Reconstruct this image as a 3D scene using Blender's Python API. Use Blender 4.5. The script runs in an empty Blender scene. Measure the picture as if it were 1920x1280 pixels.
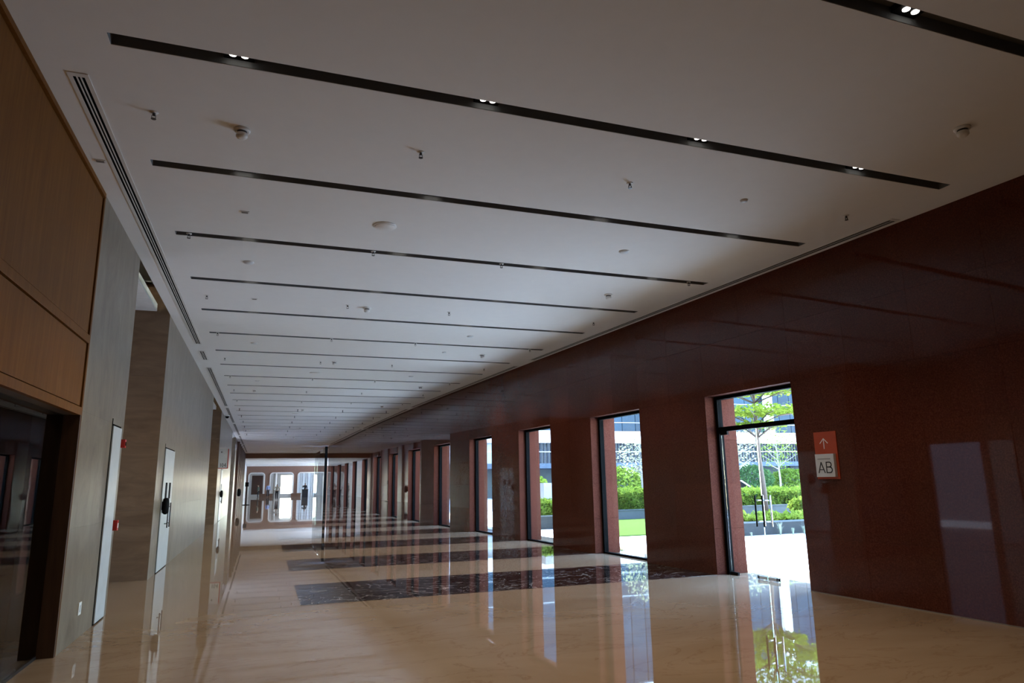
import bpy, bmesh, math, random
import numpy as np
from mathutils import Vector, Matrix

# ------------------------------------------------------------------ camera, world, sun, exposure
sc = bpy.context.scene
col = sc.collection
R = math.radians
H = 4.784            # ceiling height
XL = -1.80           # face of the pale stone wall


def set_camera():
    cd = bpy.data.cameras.new('camera')
    cd.sensor_width = 36.0
    cd.lens = 36.0 * 1274.4 / 1920.0
    cd.clip_end = 500
    cam = bpy.data.objects.new('camera', cd)
    col.objects.link(cam)
    yaw, pitch, roll = 0.3493, 0.2023, -0.0165
    f = Vector((math.sin(yaw) * math.cos(pitch), math.cos(yaw) * math.cos(pitch), math.sin(pitch)))
    r = Vector((math.cos(yaw), -math.sin(yaw), 0))
    u = r.cross(f)
    r2 = math.cos(roll) * r + math.sin(roll) * u
    u2 = -math.sin(roll) * r + math.cos(roll) * u
    m = Matrix(((r2.x, u2.x, -f.x, 0), (r2.y, u2.y, -f.y, 0), (r2.z, u2.z, -f.z, 1.6), (0, 0, 0, 1)))
    cam.matrix_world = m
    sc.camera = cam


set_camera()

world = bpy.data.worlds.new('daylight')
sc.world = world
world.use_nodes = True
wn = world.node_tree
sky = wn.nodes.new('ShaderNodeTexSky')
sky.sky_type = 'NISHITA'
sky.sun_disc = False
sky.sun_elevation = R(62)
sky.sun_rotation = R(20)
sky.air_density = 0.9
sky.dust_density = 0.15
sky.ozone_density = 1.5
wn.links.new(sky.outputs[0], wn.nodes['Background'].inputs[0])
wn.nodes['Background'].inputs[1].default_value = 0.5

sun_d = bpy.data.lights.new('sun', 'SUN')
sun_d.energy = 4.8
sun_d.angle = R(0.6)
sun_d.color = (0.88, 0.945, 1.0)
sun_o = bpy.data.objects.new('sun', sun_d)
col.objects.link(sun_o)
sun_o.rotation_euler = Vector((-0.17, -0.44, -0.88)).to_track_quat('-Z', 'Y').to_euler()
sun_o.location = (20, 40, 60)

sc.view_settings.view_transform = 'Standard'
sc.view_settings.look = 'None'
sc.view_settings.exposure = 3.27
sc.view_settings.gamma = 1.0
sc.view_settings.use_curve_mapping = False
sc.cycles.use_denoising = True
sc.cycles.max_bounces = 9
sc.cycles.diffuse_bounces = 5
sc.cycles.glossy_bounces = 5
sc.cycles.transparent_max_bounces = 16
sc.cycles.sample_clamp_indirect = 6.0
sc.cycles.caustics_reflective = False
sc.cycles.caustics_refractive = False
sc.cycles.use_guiding = True

# ------------------------------------------------------------------ right wall line and bay grid
WY = [-6, 24, 28, 32, 36, 40, 44, 48, 52, 56, 61]
WX = [7.959 + 0.0681 * 6, 6.325, 6.10, 5.92, 5.77, 5.65, 5.56, 5.50, 5.43, 5.32, 5.15]
BAY0, BAY, WIN_W, NWIN = 8.12, 3.99, 1.98, 13
WALL_T, GLASS_OFF, WIN_H = 0.62, 0.20, 3.0


def wx(y):
    return float(np.interp(y, WY, WX))


# ------------------------------------------------------------------ materials
MATS = {}


def nt(name):
    m = bpy.data.materials.new(name)
    m.use_nodes = True
    MATS[name] = m
    return m, m.node_tree.nodes, m.node_tree.links, m.node_tree.nodes['Principled BSDF']


def setp(p, base=None, rough=None, metal=None, spec=None):
    if base is not None:
        p.inputs['Base Color'].default_value = (*base, 1)
    if rough is not None:
        p.inputs['Roughness'].default_value = rough
    if metal is not None:
        p.inputs['Metallic'].default_value = metal
    if spec is not None:
        p.inputs['Specular IOR Level'].default_value = spec


def coords(n, l, scale=(1, 1, 1), rot=(0, 0, 0)):
    g = n.new('ShaderNodeNewGeometry')
    mp = n.new('ShaderNodeMapping')
    mp.inputs['Scale'].default_value = scale
    mp.inputs['Rotation'].default_value = rot
    l.new(g.outputs['Position'], mp.inputs['Vector'])
    return mp.outputs[0]


def noise(n, l, vec, scale, detail=4, rough=0.55, dist=0.0):
    t = n.new('ShaderNodeTexNoise')
    t.inputs['Scale'].default_value = scale
    t.inputs['Detail'].default_value = detail
    t.inputs['Roughness'].default_value = rough
    t.inputs['Distortion'].default_value = dist
    l.new(vec, t.inputs['Vector'])
    return t.outputs['Fac']


def ramp(n, l, fac, stops):
    r = n.new('ShaderNodeValToRGB')
    e = r.color_ramp.elements
    while len(e) < len(stops):
        e.new(0.5)
    for k, (p, c) in enumerate(stops):
        e[k].position = p
        e[k].color = (*c, 1)
    l.new(fac, r.inputs[0])
    return r.outputs[0]


def mixc(n, l, fac, a, b, blend='MIX'):
    m = n.new('ShaderNodeMix')
    m.data_type = 'RGBA'
    m.blend_type = blend
    for s, v in ((m.inputs[0], fac), (m.inputs[6], a), (m.inputs[7], b)):
        if isinstance(v, (int, float)):
            s.default_value = v
        elif isinstance(v, tuple):
            s.default_value = (*v, 1)
        else:
            l.new(v, s)
    return m.outputs[2]


def bump(n, l, p, h, strength, dist=0.01):
    b = n.new('ShaderNodeBump')
    b.inputs['Strength'].default_value = strength
    b.inputs['Distance'].default_value = dist
    l.new(h, b.inputs['Height'])
    l.new(b.outputs[0], p.inputs['Normal'])


def plain(name, c, rough=0.5, metal=0.0, spec=0.5, var=0.06):
    m, n, l, p = nt(name)
    v = noise(n, l, coords(n, l), 6.0, 3)
    k = ramp(n, l, v, [(0.3, tuple(x * (1 - var) for x in c)), (0.7, tuple(min(1, x * (1 + var)) for x in c))])
    l.new(k, p.inputs['Base Color'])
    setp(p, None, rough, metal, spec)
    return m


def random_tint(n, l, colr, amount=0.12):
    oi = n.new('ShaderNodeObjectInfo')
    mr = n.new('ShaderNodeMapRange')
    mr.inputs[3].default_value = 1 - amount
    mr.inputs[4].default_value = 1 + amount
    l.new(oi.outputs['Random'], mr.inputs[0])
    vm = n.new('ShaderNodeVectorMath')
    vm.operation = 'SCALE'
    l.new(colr, vm.inputs[0])
    l.new(mr.outputs[0], vm.inputs['Scale'])
    return vm.outputs[0]


def make_materials():
    plain('ceiling_paint', (0.83, 0.83, 0.825), 0.85, spec=0.15, var=0.01)
    plain('vent_white', (0.70, 0.69, 0.67), 0.5)
    plain('black_gap', (0.006, 0.006, 0.006), 0.9, spec=0.02)
    plain('slot_black', (0.17, 0.175, 0.18), 0.7)
    plain('insert_black', (0.008, 0.008, 0.009), 0.6, spec=0.06)
    plain('frame_black', (0.003, 0.0032, 0.0036), 0.7, spec=0.03)
    plain('steel', (0.55, 0.55, 0.56), 0.25, 1.0)
    plain('dark_steel', (0.10, 0.10, 0.11), 0.35, 1.0)
    plain('white_plastic', (0.78, 0.77, 0.75), 0.4)
    plain('red_plastic', (0.45, 0.02, 0.015), 0.35)
    plain('orange_sign', (0.42, 0.055, 0.009), 0.5)
    plain('sign_grey', (0.64, 0.67, 0.70), 0.5)
    plain('sign_ink', (0.012, 0.014, 0.02), 0.6)
    plain('sign_small_ink', (0.33, 0.33, 0.34), 0.6)
    plain('sign_red', (0.40, 0.03, 0.02), 0.5)
    plain('arrow_white', (0.78, 0.74, 0.70), 0.5)
    plain('door_grey', (0.50, 0.51, 0.52), 0.35)
    plain('soffit_white', (0.74, 0.75, 0.76), 0.7)
    plain('cream_plaster', (0.50, 0.49, 0.48), 0.8)
    plain('warm_white', (0.74, 0.73, 0.71), 0.6)
    plain('cove_brown', (0.20, 0.14, 0.09), 0.7)
    plain('bulkhead_brown', (0.22, 0.12, 0.085), 0.6)
    plain('far_red_panel', (0.23, 0.12, 0.09), 0.3)
    plain('far_pilaster', (0.14, 0.075, 0.055), 0.35)
    plain('bench_wood', (0.13, 0.065, 0.04), 0.5)
    plain('curtain', (0.62, 0.68, 0.73), 0.8)
    plain('niche_wood_dark', (0.07, 0.03, 0.02), 0.5)
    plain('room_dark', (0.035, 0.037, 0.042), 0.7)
    plain('concrete_white', (0.72, 0.77, 0.82), 0.85, spec=0.1)
    plain('planter_grey', (0.026, 0.027, 0.027), 0.7, spec=0.1)
    plain('planter_pale', (0.07, 0.08, 0.085), 0.7, spec=0.1)
    plain('soil', (0.08, 0.055, 0.035), 0.95, spec=0.1)
    plain('bark', (0.075, 0.052, 0.04), 0.9)
    plain('bark_pale', (0.13, 0.125, 0.115), 0.9)
    plain('fascia_white', (0.62, 0.63, 0.63), 0.6, spec=0.1)
    plain('slab_blue_grey', (0.045, 0.06, 0.08), 0.6, spec=0.1)
    plain('slat_dark', (0.02, 0.023, 0.03), 0.5, spec=0.1)
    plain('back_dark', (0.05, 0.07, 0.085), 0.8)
    plain('stone_block_pale', (0.30, 0.31, 0.32), 0.8, spec=0.1)
    plain('car_paint', (0.16, 0.17, 0.19), 0.25)
    plain('mullion_grey', (0.45, 0.52, 0.58), 0.4)
    plain('roof_grey', (0.4, 0.4, 0.4), 0.9)
    plain('tower_haze', (0.30, 0.30, 0.33), 0.5, spec=0.1)  # pale tone imitates the bright haze that the floor mirrors
    plain('rear_grey', (0.17, 0.175, 0.19), 0.8, spec=0.1)
    plain('skin', (0.36, 0.20, 0.13), 0.6)
    plain('hair_black', (0.012, 0.010, 0.009), 0.6)
    plain('shirt_white', (0.78, 0.77, 0.76), 0.8)
    plain('shirt_blue', (0.20, 0.27, 0.50), 0.8)
    plain('cloth_dark', (0.02, 0.022, 0.03), 0.85)
    plain('cloth_green', (0.05, 0.07, 0.06), 0.85)
    plain('shoe_black', (0.012, 0.012, 0.012), 0.5)

    # polished red granite
    m, n, l, p = nt('red_granite')
    c = coords(n, l)
    a = noise(n, l, c, 55, 3, 0.7)
    b = noise(n, l, c, 0.9, 4, 0.6)
    k = ramp(n, l, a, [(0.30, (0.055, 0.013, 0.008)), (0.52, (0.094, 0.024, 0.014)), (0.72, (0.135, 0.042, 0.028))])
    k = mixc(n, l, 0.5, k, ramp(n, l, b, [(0.3, (0.72, 0.72, 0.72)), (0.7, (1.12, 1.1, 1.08))]), 'MULTIPLY')
    k = random_tint(n, l, k, 0.06)
    l.new(k, p.inputs['Base Color'])
    setp(p, None, 0.03, 0, 0.22)
    bump(n, l, p, noise(n, l, c, 1.3, 2), 0.012, 0.02)

    # unpolished red granite outside and in the reveals
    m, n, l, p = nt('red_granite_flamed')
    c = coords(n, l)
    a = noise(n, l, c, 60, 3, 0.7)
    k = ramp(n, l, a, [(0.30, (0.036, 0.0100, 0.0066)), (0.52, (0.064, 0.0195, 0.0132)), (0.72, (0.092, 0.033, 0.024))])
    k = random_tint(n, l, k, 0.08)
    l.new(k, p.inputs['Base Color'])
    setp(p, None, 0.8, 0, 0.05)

    plain('granite_joint', (0.05, 0.022, 0.017), 0.8)
    plain('stone_joint', (0.22, 0.20, 0.18), 0.8)

    # pale travertine wall
    m, n, l, p = nt('pale_stone')
    c = coords(n, l, (1, 1.0, 0.42), (0.6, 0, 0))
    a = noise(n, l, c, 2.6, 9, 0.68, 1.4)
    b = noise(n, l, coords(n, l), 40, 2)
    k = ramp(n, l, a, [(0.30, (0.130, 0.100, 0.070)), (0.5, (0.198, 0.158, 0.115)), (0.70, (0.25, 0.208, 0.160))])
    k = mixc(n, l, 0.25, k, ramp(n, l, b, [(0.35, (0.85, 0.85, 0.85)), (0.65, (1.08, 1.08, 1.08))]), 'MULTIPLY')
    k = random_tint(n, l, k, 0.05)
    l.new(k, p.inputs['Base Color'])
    setp(p, None, 0.33, 0, 0.35)

    # brown stone of the side passages
    m, n, l, p = nt('brown_stone')
    c = coords(n, l, (0.5, 1, 2.2))
    a = noise(n, l, c, 2.6, 6, 0.6, 0.8)
    k = ramp(n, l, a, [(0.25, (0.16, 0.10, 0.06)), (0.55, (0.225, 0.145, 0.09)), (0.8, (0.29, 0.20, 0.13))])
    k = random_tint(n, l, k, 0.06)
    l.new(k, p.inputs['Base Color'])
    setp(p, None, 0.4, 0, 0.35)

    # oak veneer
    m, n, l, p = nt('oak_veneer')
    c = coords(n, l, (9, 9, 0.55))
    a = noise(n, l, c, 2.4, 6, 0.65, 0.4)
    b = noise(n, l, coords(n, l), 0.7, 2)
    k = ramp(n, l, a, [(0.25, (0.135, 0.047, 0.008)), (0.55, (0.18, 0.070, 0.013)), (0.8, (0.215, 0.092, 0.02))])
    k = mixc(n, l, 0.5, k, ramp(n, l, b, [(0.3, (0.85, 0.85, 0.85)), (0.7, (1.1, 1.1, 1.1))]), 'MULTIPLY')
    l.new(k, p.inputs['Base Color'])
    setp(p, None, 0.55, 0, 0.12)
    m, n, l, p = nt('dark_walnut')
    c = coords(n, l, (8, 8, 0.6))
    a = noise(n, l, c, 2.4, 5)
    k = ramp(n, l, a, [(0.3, (0.05, 0.022, 0.010)), (0.7, (0.085, 0.042, 0.02))])
    l.new(k, p.inputs['Base Color'])
    setp(p, None, 0.4)

    # polished beige marble
    m, n, l, p = nt('beige_marble')
    c = coords(n, l, (0.5, 1.0, 1))
    a = noise(n, l, c, 0.9, 6, 0.55, 1.0)
    b = noise(n, l, coords(n, l, (0.45, 1.0, 1)), 1.3, 9, 0.62, 1.6)
    k = ramp(n, l, a, [(0.25, (0.295, 0.208, 0.130)), (0.5, (0.34, 0.246, 0.160)), (0.75, (0.38, 0.285, 0.195))])
    v = ramp(n, l, b, [(0.485, (1, 1, 1)), (0.50, (0.70, 0.60, 0.52)), (0.515, (1, 1, 1))])
    k = mixc(n, l, 0.55, k, v, 'MULTIPLY')
    l.new(k, p.inputs['Base Color'])
    setp(p, None, 0.022, 0, 0.68)
    bump(n, l, p, noise(n, l, coords(n, l, (1, 0.6, 1)), 1.3, 1), 0.016, 0.05)

    # dark marble with white veins
    m, n, l, p = nt('dark_marble')
    c = coords(n, l, (0.8, 1.0, 1), (0, 0, 0.6))
    b = noise(n, l, c, 1.4, 5, 0.55, 2.6)
    a = noise(n, l, coords(n, l), 1.2, 5)
    k = ramp(n, l, a, [(0.3, (0.014, 0.011, 0.012)), (0.7, (0.030, 0.023, 0.023))])
    v = ramp(n, l, b, [(0.491, (0, 0, 0)), (0.5, (0.50, 0.47, 0.44)), (0.509, (0, 0, 0))])
    k = mixc(n, l, 1.0, k, v, 'ADD')
    l.new(k, p.inputs['Base Color'])
    setp(p, None, 0.022, 0, 0.68)
    bump(n, l, p, noise(n, l, coords(n, l, (1, 0.6, 1)), 1.3, 1), 0.016, 0.05)

    plain('black_marble', (0.055, 0.06, 0.062), 0.3)

    # glass panes
    def glass(name, tint, f0):
        m, n, l, p = nt(name)
        n.remove(p)
        out = n['Material Output']
        t = n.new('ShaderNodeBsdfTransparent')
        t.inputs[0].default_value = (*tint, 1)
        g = n.new('ShaderNodeBsdfGlossy')
        g.inputs['Roughness'].default_value = 0.0
        lw = n.new('ShaderNodeLayerWeight')
        lw.inputs[0].default_value = 0.5
        pw = n.new('ShaderNodeMath')
        pw.operation = 'POWER'
        pw.inputs[1].default_value = 5.0
        l.new(lw.outputs['Facing'], pw.inputs[0])
        mr = n.new('ShaderNodeMapRange')
        mr.inputs[3].default_value = f0
        mr.inputs[4].default_value = 1.0
        l.new(pw.outputs[0], mr.inputs[0])
        mx = n.new('ShaderNodeMixShader')
        l.new(mr.outputs[0], mx.inputs[0])
        l.new(t.outputs[0], mx.inputs[1])
        l.new(g.outputs[0], mx.inputs[2])
        l.new(mx.outputs[0], out.inputs[0])
    glass('clear_glass', (0.95, 0.98, 0.97), 0.04)
    glass('shop_glass', (0.45, 0.52, 0.55), 0.06)
    glass('edge_glass', (0.75, 0.92, 0.86), 0.3)

    # lit lamp lenses
    m, n, l, p = nt('lamp_lens')
    setp(p, (0.9, 0.9, 0.88), 0.3)
    p.inputs['Emission Color'].default_value = (1.0, 0.95, 0.86, 1)
    p.inputs['Emission Strength'].default_value = 0.45
    m.cycles.emission_sampling = 'NONE'

    # facade glass (reflective blue)
    m, n, l, p = nt('facade_glass')
    a = noise(n, l, coords(n, l, (0.25, 0.25, 0.25)), 1.0, 2)
    k = ramp(n, l, a, [(0.35, (0.003, 0.014, 0.030)), (0.65, (0.008, 0.028, 0.048))])
    k = random_tint(n, l, k, 0.25)
    l.new(k, p.inputs['Base Color'])
    setp(p, None, 0.2, 0.0, 0.10)

    # vegetation
    def leaf(name, c0, c1):
        m, n, l, p = nt(name)
        n.remove(p)
        a = noise(n, l, coords(n, l), 2.5, 3)
        k = ramp(n, l, a, [(0.3, c0), (0.7, c1)])
        d = n.new('ShaderNodeBsdfDiffuse')
        t = n.new('ShaderNodeBsdfTranslucent')
        l.new(k, d.inputs[0])
        l.new(k, t.inputs[0])
        mx = n.new('ShaderNodeMixShader')
        mx.inputs[0].default_value = 0.4
        l.new(d.outputs[0], mx.inputs[1])
        l.new(t.outputs[0], mx.inputs[2])
        l.new(mx.outputs[0], n['Material Output'].inputs[0])
    leaf('leaf_bright', (0.13, 0.19, 0.02), (0.24, 0.30, 0.05))
    leaf('leaf_hedge', (0.06, 0.11, 0.014), (0.13, 0.18, 0.03))
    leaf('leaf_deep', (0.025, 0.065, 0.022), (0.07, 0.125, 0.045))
    leaf('leaf_pale', (0.16, 0.19, 0.10), (0.25, 0.27, 0.17))
    leaf('leaf_tuft', (0.25, 0.27, 0.17), (0.36, 0.37, 0.27))
    m, n, l, p = nt('lawn_green')
    a = noise(n, l, coords(n, l), 30, 4)
    k = ramp(n, l, a, [(0.3, (0.035, 0.062, 0.014)), (0.7, (0.055, 0.088, 0.024))])
    l.new(k, p.inputs['Base Color'])
    setp(p, None, 0.95, 0, 0.0)


make_materials()


# ------------------------------------------------------------------ mesh helpers
class MB:
    def __init__(self):
        self.v, self.f = [], []

    def add(self, vs, fs):
        o = len(self.v)
        self.v += [tuple(map(float, v)) for v in vs]
        self.f += [tuple(i + o for i in f) for f in fs]
        return self

    def box(self, x0, x1, y0, y1, z0, z1):
        return self.prism([(x0, y0), (x1, y0), (x1, y1), (x0, y1)], z0, z1)

    def prism(self, fp, z0, z1):
        n = len(fp)
        a = sum(fp[i][0] * fp[(i + 1) % n][1] - fp[(i + 1) % n][0] * fp[i][1] for i in range(n))
        if a < 0:
            fp = fp[::-1]
        vs = [(x, y, z0) for x, y in fp] + [(x, y, z1) for x, y in fp]
        fs = [tuple(range(n - 1, -1, -1)), tuple(range(n, 2 * n))]
        fs += [(i, (i + 1) % n, n + (i + 1) % n, n + i) for i in range(n)]
        return self.add(vs, fs)

    def tube(self, pts, rads, seg=8, cap=True):
        pts = [Vector(p) for p in pts]
        if isinstance(rads, (int, float)):
            rads = [rads] * len(pts)
        vs, fs = [], []
        for i, p in enumerate(pts):
            d = (pts[min(i + 1, len(pts) - 1)] - pts[max(i - 1, 0)]).normalized()
            a = d.orthogonal().normalized() if i == 0 else (prev - d * prev.dot(d)).normalized()
            prev = a
            b = d.cross(a)
            for k in range(seg):
                t = 2 * math.pi * k / seg
                vs.append(p + (a * math.cos(t) + b * math.sin(t)) * rads[i])
        for i in range(len(pts) - 1):
            for k in range(seg):
                k2 = (k + 1) % seg
                fs.append((i * seg + k, i * seg + k2, (i + 1) * seg + k2, (i + 1) * seg + k))
        if cap:
            fs.append(tuple(range(seg - 1, -1, -1)))
            fs.append(tuple((len(pts) - 1) * seg + k for k in range(seg)))
        return self.add(vs, fs)

    def lathe(self, prof, seg=20, c=(0, 0, 0)):
        vs, fs = [], []
        for r, z in prof:
            for k in range(seg):
                t = 2 * math.pi * k / seg
                vs.append((c[0] + r * math.cos(t), c[1] + r * math.sin(t), c[2] + z))
        for i in range(len(prof) - 1):
            for k in range(seg):
                k2 = (k + 1) % seg
                fs.append((i * seg + k, i * seg + k2, (i + 1) * seg + k2, (i + 1) * seg + k))
        fs.append(tuple(range(seg - 1, -1, -1)))
        fs.append(tuple((len(prof) - 1) * seg + k for k in range(seg)))
        return self.add(vs, fs)

    def mesh(self, name, mat, smooth=False):
        me = bpy.data.meshes.new(name)
        me.from_pydata(self.v, [], self.f)
        if mat:
            me.materials.append(MATS[mat])
        if smooth:
            me.polygons.foreach_set('use_smooth', [True] * len(me.polygons))
        me.update()
        return me

    def build(self, name, mat, parent=None, loc=None, smooth=False):
        """loc: origin of the object; the vertices stay where they are given (parent-local space)."""
        if loc is not None:
            self.v = [(x - loc[0], y - loc[1], z - loc[2]) for x, y, z in self.v]
        o = bpy.data.objects.new(name, self.mesh(name, mat, smooth))
        col.objects.link(o)
        if parent:
            o.parent = parent
        if loc is not None:
            o.location = loc
        return o


def empty(name, loc=(0, 0, 0)):
    o = bpy.data.objects.new(name, None)
    o.empty_display_size = 0.1
    o.location = loc
    col.objects.link(o)
    return o


def tag(o, label=None, cat=None, group=None, kind=None):
    if label:
        o['label'] = label
    if cat:
        o['category'] = cat
    if group:
        o['group'] = group
    if kind:
        o['kind'] = kind
    return o


def struct(o, label, cat):
    return tag(o, label, cat, None, 'structure')


def copy_of(me_obj_data, name, parent, loc):
    o = bpy.data.objects.new(name, me_obj_data)
    col.objects.link(o)
    o.parent = parent
    o.location = loc
    return o


ONES = 'zeroth first second third fourth fifth sixth seventh eighth ninth tenth eleventh twelfth thirteenth fourteenth fifteenth sixteenth seventeenth eighteenth nineteenth'.split()
TENS = {2: ('twentieth', 'twenty'), 3: ('thirtieth', 'thirty'), 4: ('fortieth', 'forty')}


def ordinal(k):
    if k < 20:
        return ONES[k]
    t, u = divmod(k, 10)
    return TENS[t][0] if u == 0 else TENS[t][1] + '-' + ONES[u]


_cache = {}


def panel(name, parent, corner, dx, dy, t, h, mat):
    """A slab of cladding: footprint starts at corner (x, y, z), runs dy along the wall and dx sideways, t thick, h high."""
    key = (name, round(dx, 3), round(dy, 3), round(t, 3), round(h, 3), mat)
    if key not in _cache:
        b = MB().prism([(0, 0), (dx, dy), (dx + t, dy), (t, 0)], 0, h)
        _cache[key] = b.mesh(name, mat)
    return copy_of(_cache[key], name, parent, corner)


# ------------------------------------------------------------------ floor
fl = MB().prism([(-6.0, -4), (10.5, -4), (9.0, 8), (7.3, 24), (6.3, 61.4), (14, 61.4), (14, 108), (-6.0, 108)], -0.25, 0.0).build('floor', 'beige_marble')
struct(fl, 'polished beige marble floor of the long hall', 'floor')
for k in range(NWIN):
    ya = BAY0 + WIN_W + BAY * k
    yb = BAY0 + BAY * (k + 1)
    xa = 0.58
    MB().prism([(xa, ya), (wx(ya) + 0.01, ya), (wx(yb) + 0.01, yb), (xa, yb)], 0.0, 0.0015).build('dark_marble_band', 'dark_marble', fl)

# ------------------------------------------------------------------ right wall with window bays
wr = empty('wall_right', (0, 0, 0))
struct(wr, 'dark red polished granite wall with tall window openings', 'wall')
COURSES = [(0, 0.75), (0.75, 1.5), (1.5, 2.25), (2.25, 3.0), (3.0, 3.9), (3.9, H)]


def core(ya, yb, z0, z1, mat='red_granite_flamed'):
    xa, xb = wx(ya) + 0.02, wx(yb) + 0.02
    ex = WALL_T - 0.02
    return MB().prism([(xa, ya), (xb, yb), (xb + ex, yb), (xa + ex, ya)], z0, z1).build('wall_core', mat, wr)


def clad(ya, yb, courses, n):
    g = 0.0018
    for i in range(n):
        a = ya + (yb - ya) * i / n
        b = ya + (yb - ya) * (i + 1) / n
        for z0, z1 in courses:
            panel('granite_panel', wr, (wx(a), a + g / 2, z0 + g / 2), wx(b) - wx(a), b - a - g, 0.02, z1 - z0 - g, 'red_granite')


ZC = 5.1
core(-4.0, BAY0, 0, ZC)
clad(-4.0 + 0.12, BAY0, COURSES, 12)
for k in range(NWIN):
    y0 = BAY0 + BAY * k
    y1 = y0 + WIN_W
    y2 = BAY0 + BAY * (k + 1)
    core(y0, y1, WIN_H, ZC)
    core(y1, y2, 0, ZC)
    clad(y0, y1, COURSES[4:], 2)
    clad(y1, y2, COURSES, 2)
    # stone slabs lining the far reveal of the nearer openings
    if k < 4:
        for z0, z1 in COURSES[:4]:
            MB().box(wx(y1) + 0.004, wx(y1) + WALL_T, y1 - 0.012, y1 - 0.001, z0 + 0.003, z1 - 0.003).build('reveal_panel', 'red_granite_flamed', wr)

# thin baseboard joint strip along the near wall
MB().prism([(wx(-3.8) - 0.006, -3.8), (wx(BAY0) - 0.006, BAY0), (wx(BAY0), BAY0), (wx(-3.8), -3.8)], 0.0, 0.012).build('floor_joint', 'stone_joint', wr)


def window(k):
    y0 = BAY0 + BAY * k
    y1 = y0 + WIN_W - (0.014 if k < 4 else 0.002)
    y0 += 0.002
    x0, x1 = wx(y0) + GLASS_OFF, wx(y1) + GLASS_OFF
    w = empty('window_%d' % k, (x0, y0, 0))
    struct(w, 'tall black-framed window, %s along the red granite wall beyond the glass entrance' % ordinal(k), 'window')
    sl = (x1 - x0) / (y1 - y0)

    def bar(nm, ya, yb, z0, z1, dep, mat='frame_black', off=0.0):
        xa, xb = (ya) * sl + off, (yb) * sl + off
        return MB().prism([(xa, ya), (xb, yb), (xb + dep, yb), (xa + dep, ya)], z0, z1).build(nm, mat, w)
    L = y1 - y0
    bar('frame_post', L - 0.06, L, 0.0, WIN_H, 0.10)
    bar('frame_post', 0, 0.06, 0.0, WIN_H, 0.10)
    bar('frame_head', 0.06, L - 0.06, WIN_H - 0.06, WIN_H, 0.10)
    bar('frame_sill', 0.06, L - 0.06, 0.0, 0.035, 0.10)
    bar('pane', 0.06, L - 0.06, 0.035, WIN_H - 0.06, 0.012, 'clear_glass', 0.06)


for k in range(1, NWIN):
    window(k)


def entrance():
    y0, y1 = BAY0 + 0.002, BAY0 + WIN_W - 0.014
    x0, x1 = wx(y0) + GLASS_OFF, wx(y1) + GLASS_OFF
    d = empty('door_1', (x0, y0, 0))
    struct(d, 'glass double entrance door with black frame and transom beside the orange sign', 'door')
    sl = (x1 - x0) / (y1 - y0)
    L = y1 - y0

    def bar(nm, ya, yb, z0, z1, dep, mat='frame_black', off=0.0, par=d):
        xa, xb = ya * sl + off, yb * sl + off
        return MB().prism([(xa, ya), (xb, yb), (xb + dep, yb), (xa + dep, ya)], z0, z1).build(nm, mat, par)
    bar('frame_post', L - 0.06, L, 0, WIN_H, 0.10)
    bar('frame_post', 0, 0.06, 0, WIN_H, 0.10)
    bar('frame_head', 0.06, L - 0.06, WIN_H - 0.06, WIN_H, 0.10)
    bar('transom', 0.06, L - 0.06, 2.385, 2.46, 0.10)
    bar('transom_pane', 0.06, L - 0.06, 2.46, WIN_H - 0.06, 0.012, 'clear_glass', 0.04)
    mid = 9.19 - y0
    for nm, ya, yb, hy, s in (('far', mid + 0.004, L - 0.065, mid + 0.085, 1), ('near', 0.065, mid - 0.004, mid - 0.075, -1)):
        leaf = bar('door_leaf', ya, yb, 0.012, 2.38, 0.012, 'clear_glass', 0.04)
        # polished glass edge at the meeting line
        e0 = ya - 0.003 if s > 0 else yb
        bar('glass_edge', e0, e0 + 0.003, 0.012, 2.38, 0.013, 'edge_glass', 0.0395, leaf)
        for off in (-0.055, 0.10):
            x = hy * sl + 0.04 + off
            MB().tube([(x, hy, 0.82), (x, hy, 1.31)], 0.014, 10).build('handle_bar', 'insert_black' if off < 0 else 'steel', leaf, smooth=True)
        for z in (0.90, 1.23):
            x = hy * sl + 0.04
            MB().tube([(x - 0.055, hy, z), (x + 0.10, hy, z)], 0.008, 8).build('handle_standoff', 'steel', leaf, smooth=True)
        he = yb if s > 0 else ya
        a, b = (he - 0.16, he) if s > 0 else (he, he + 0.16)
        bar('patch_hinge', a, b, 0.0, 0.05, 0.035, 'insert_black', 0.028, leaf)
        bar('patch_hinge', a, b, 2.325, 2.385, 0.035, 'insert_black', 0.028, leaf)
        c0 = mid + (0.01 if s > 0 else -0.22)
        bar('patch_lock', c0, c0 + 0.21, 0.012, 0.055, 0.04, 'steel', 0.026, leaf)
        bar('lock_end', c0 + (0.17 if s > 0 else 0.0), c0 + (0.21 if s > 0 else 0.04), 0.010, 0.058, 0.044, 'dark_steel', 0.024, leaf)


entrance()

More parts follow.
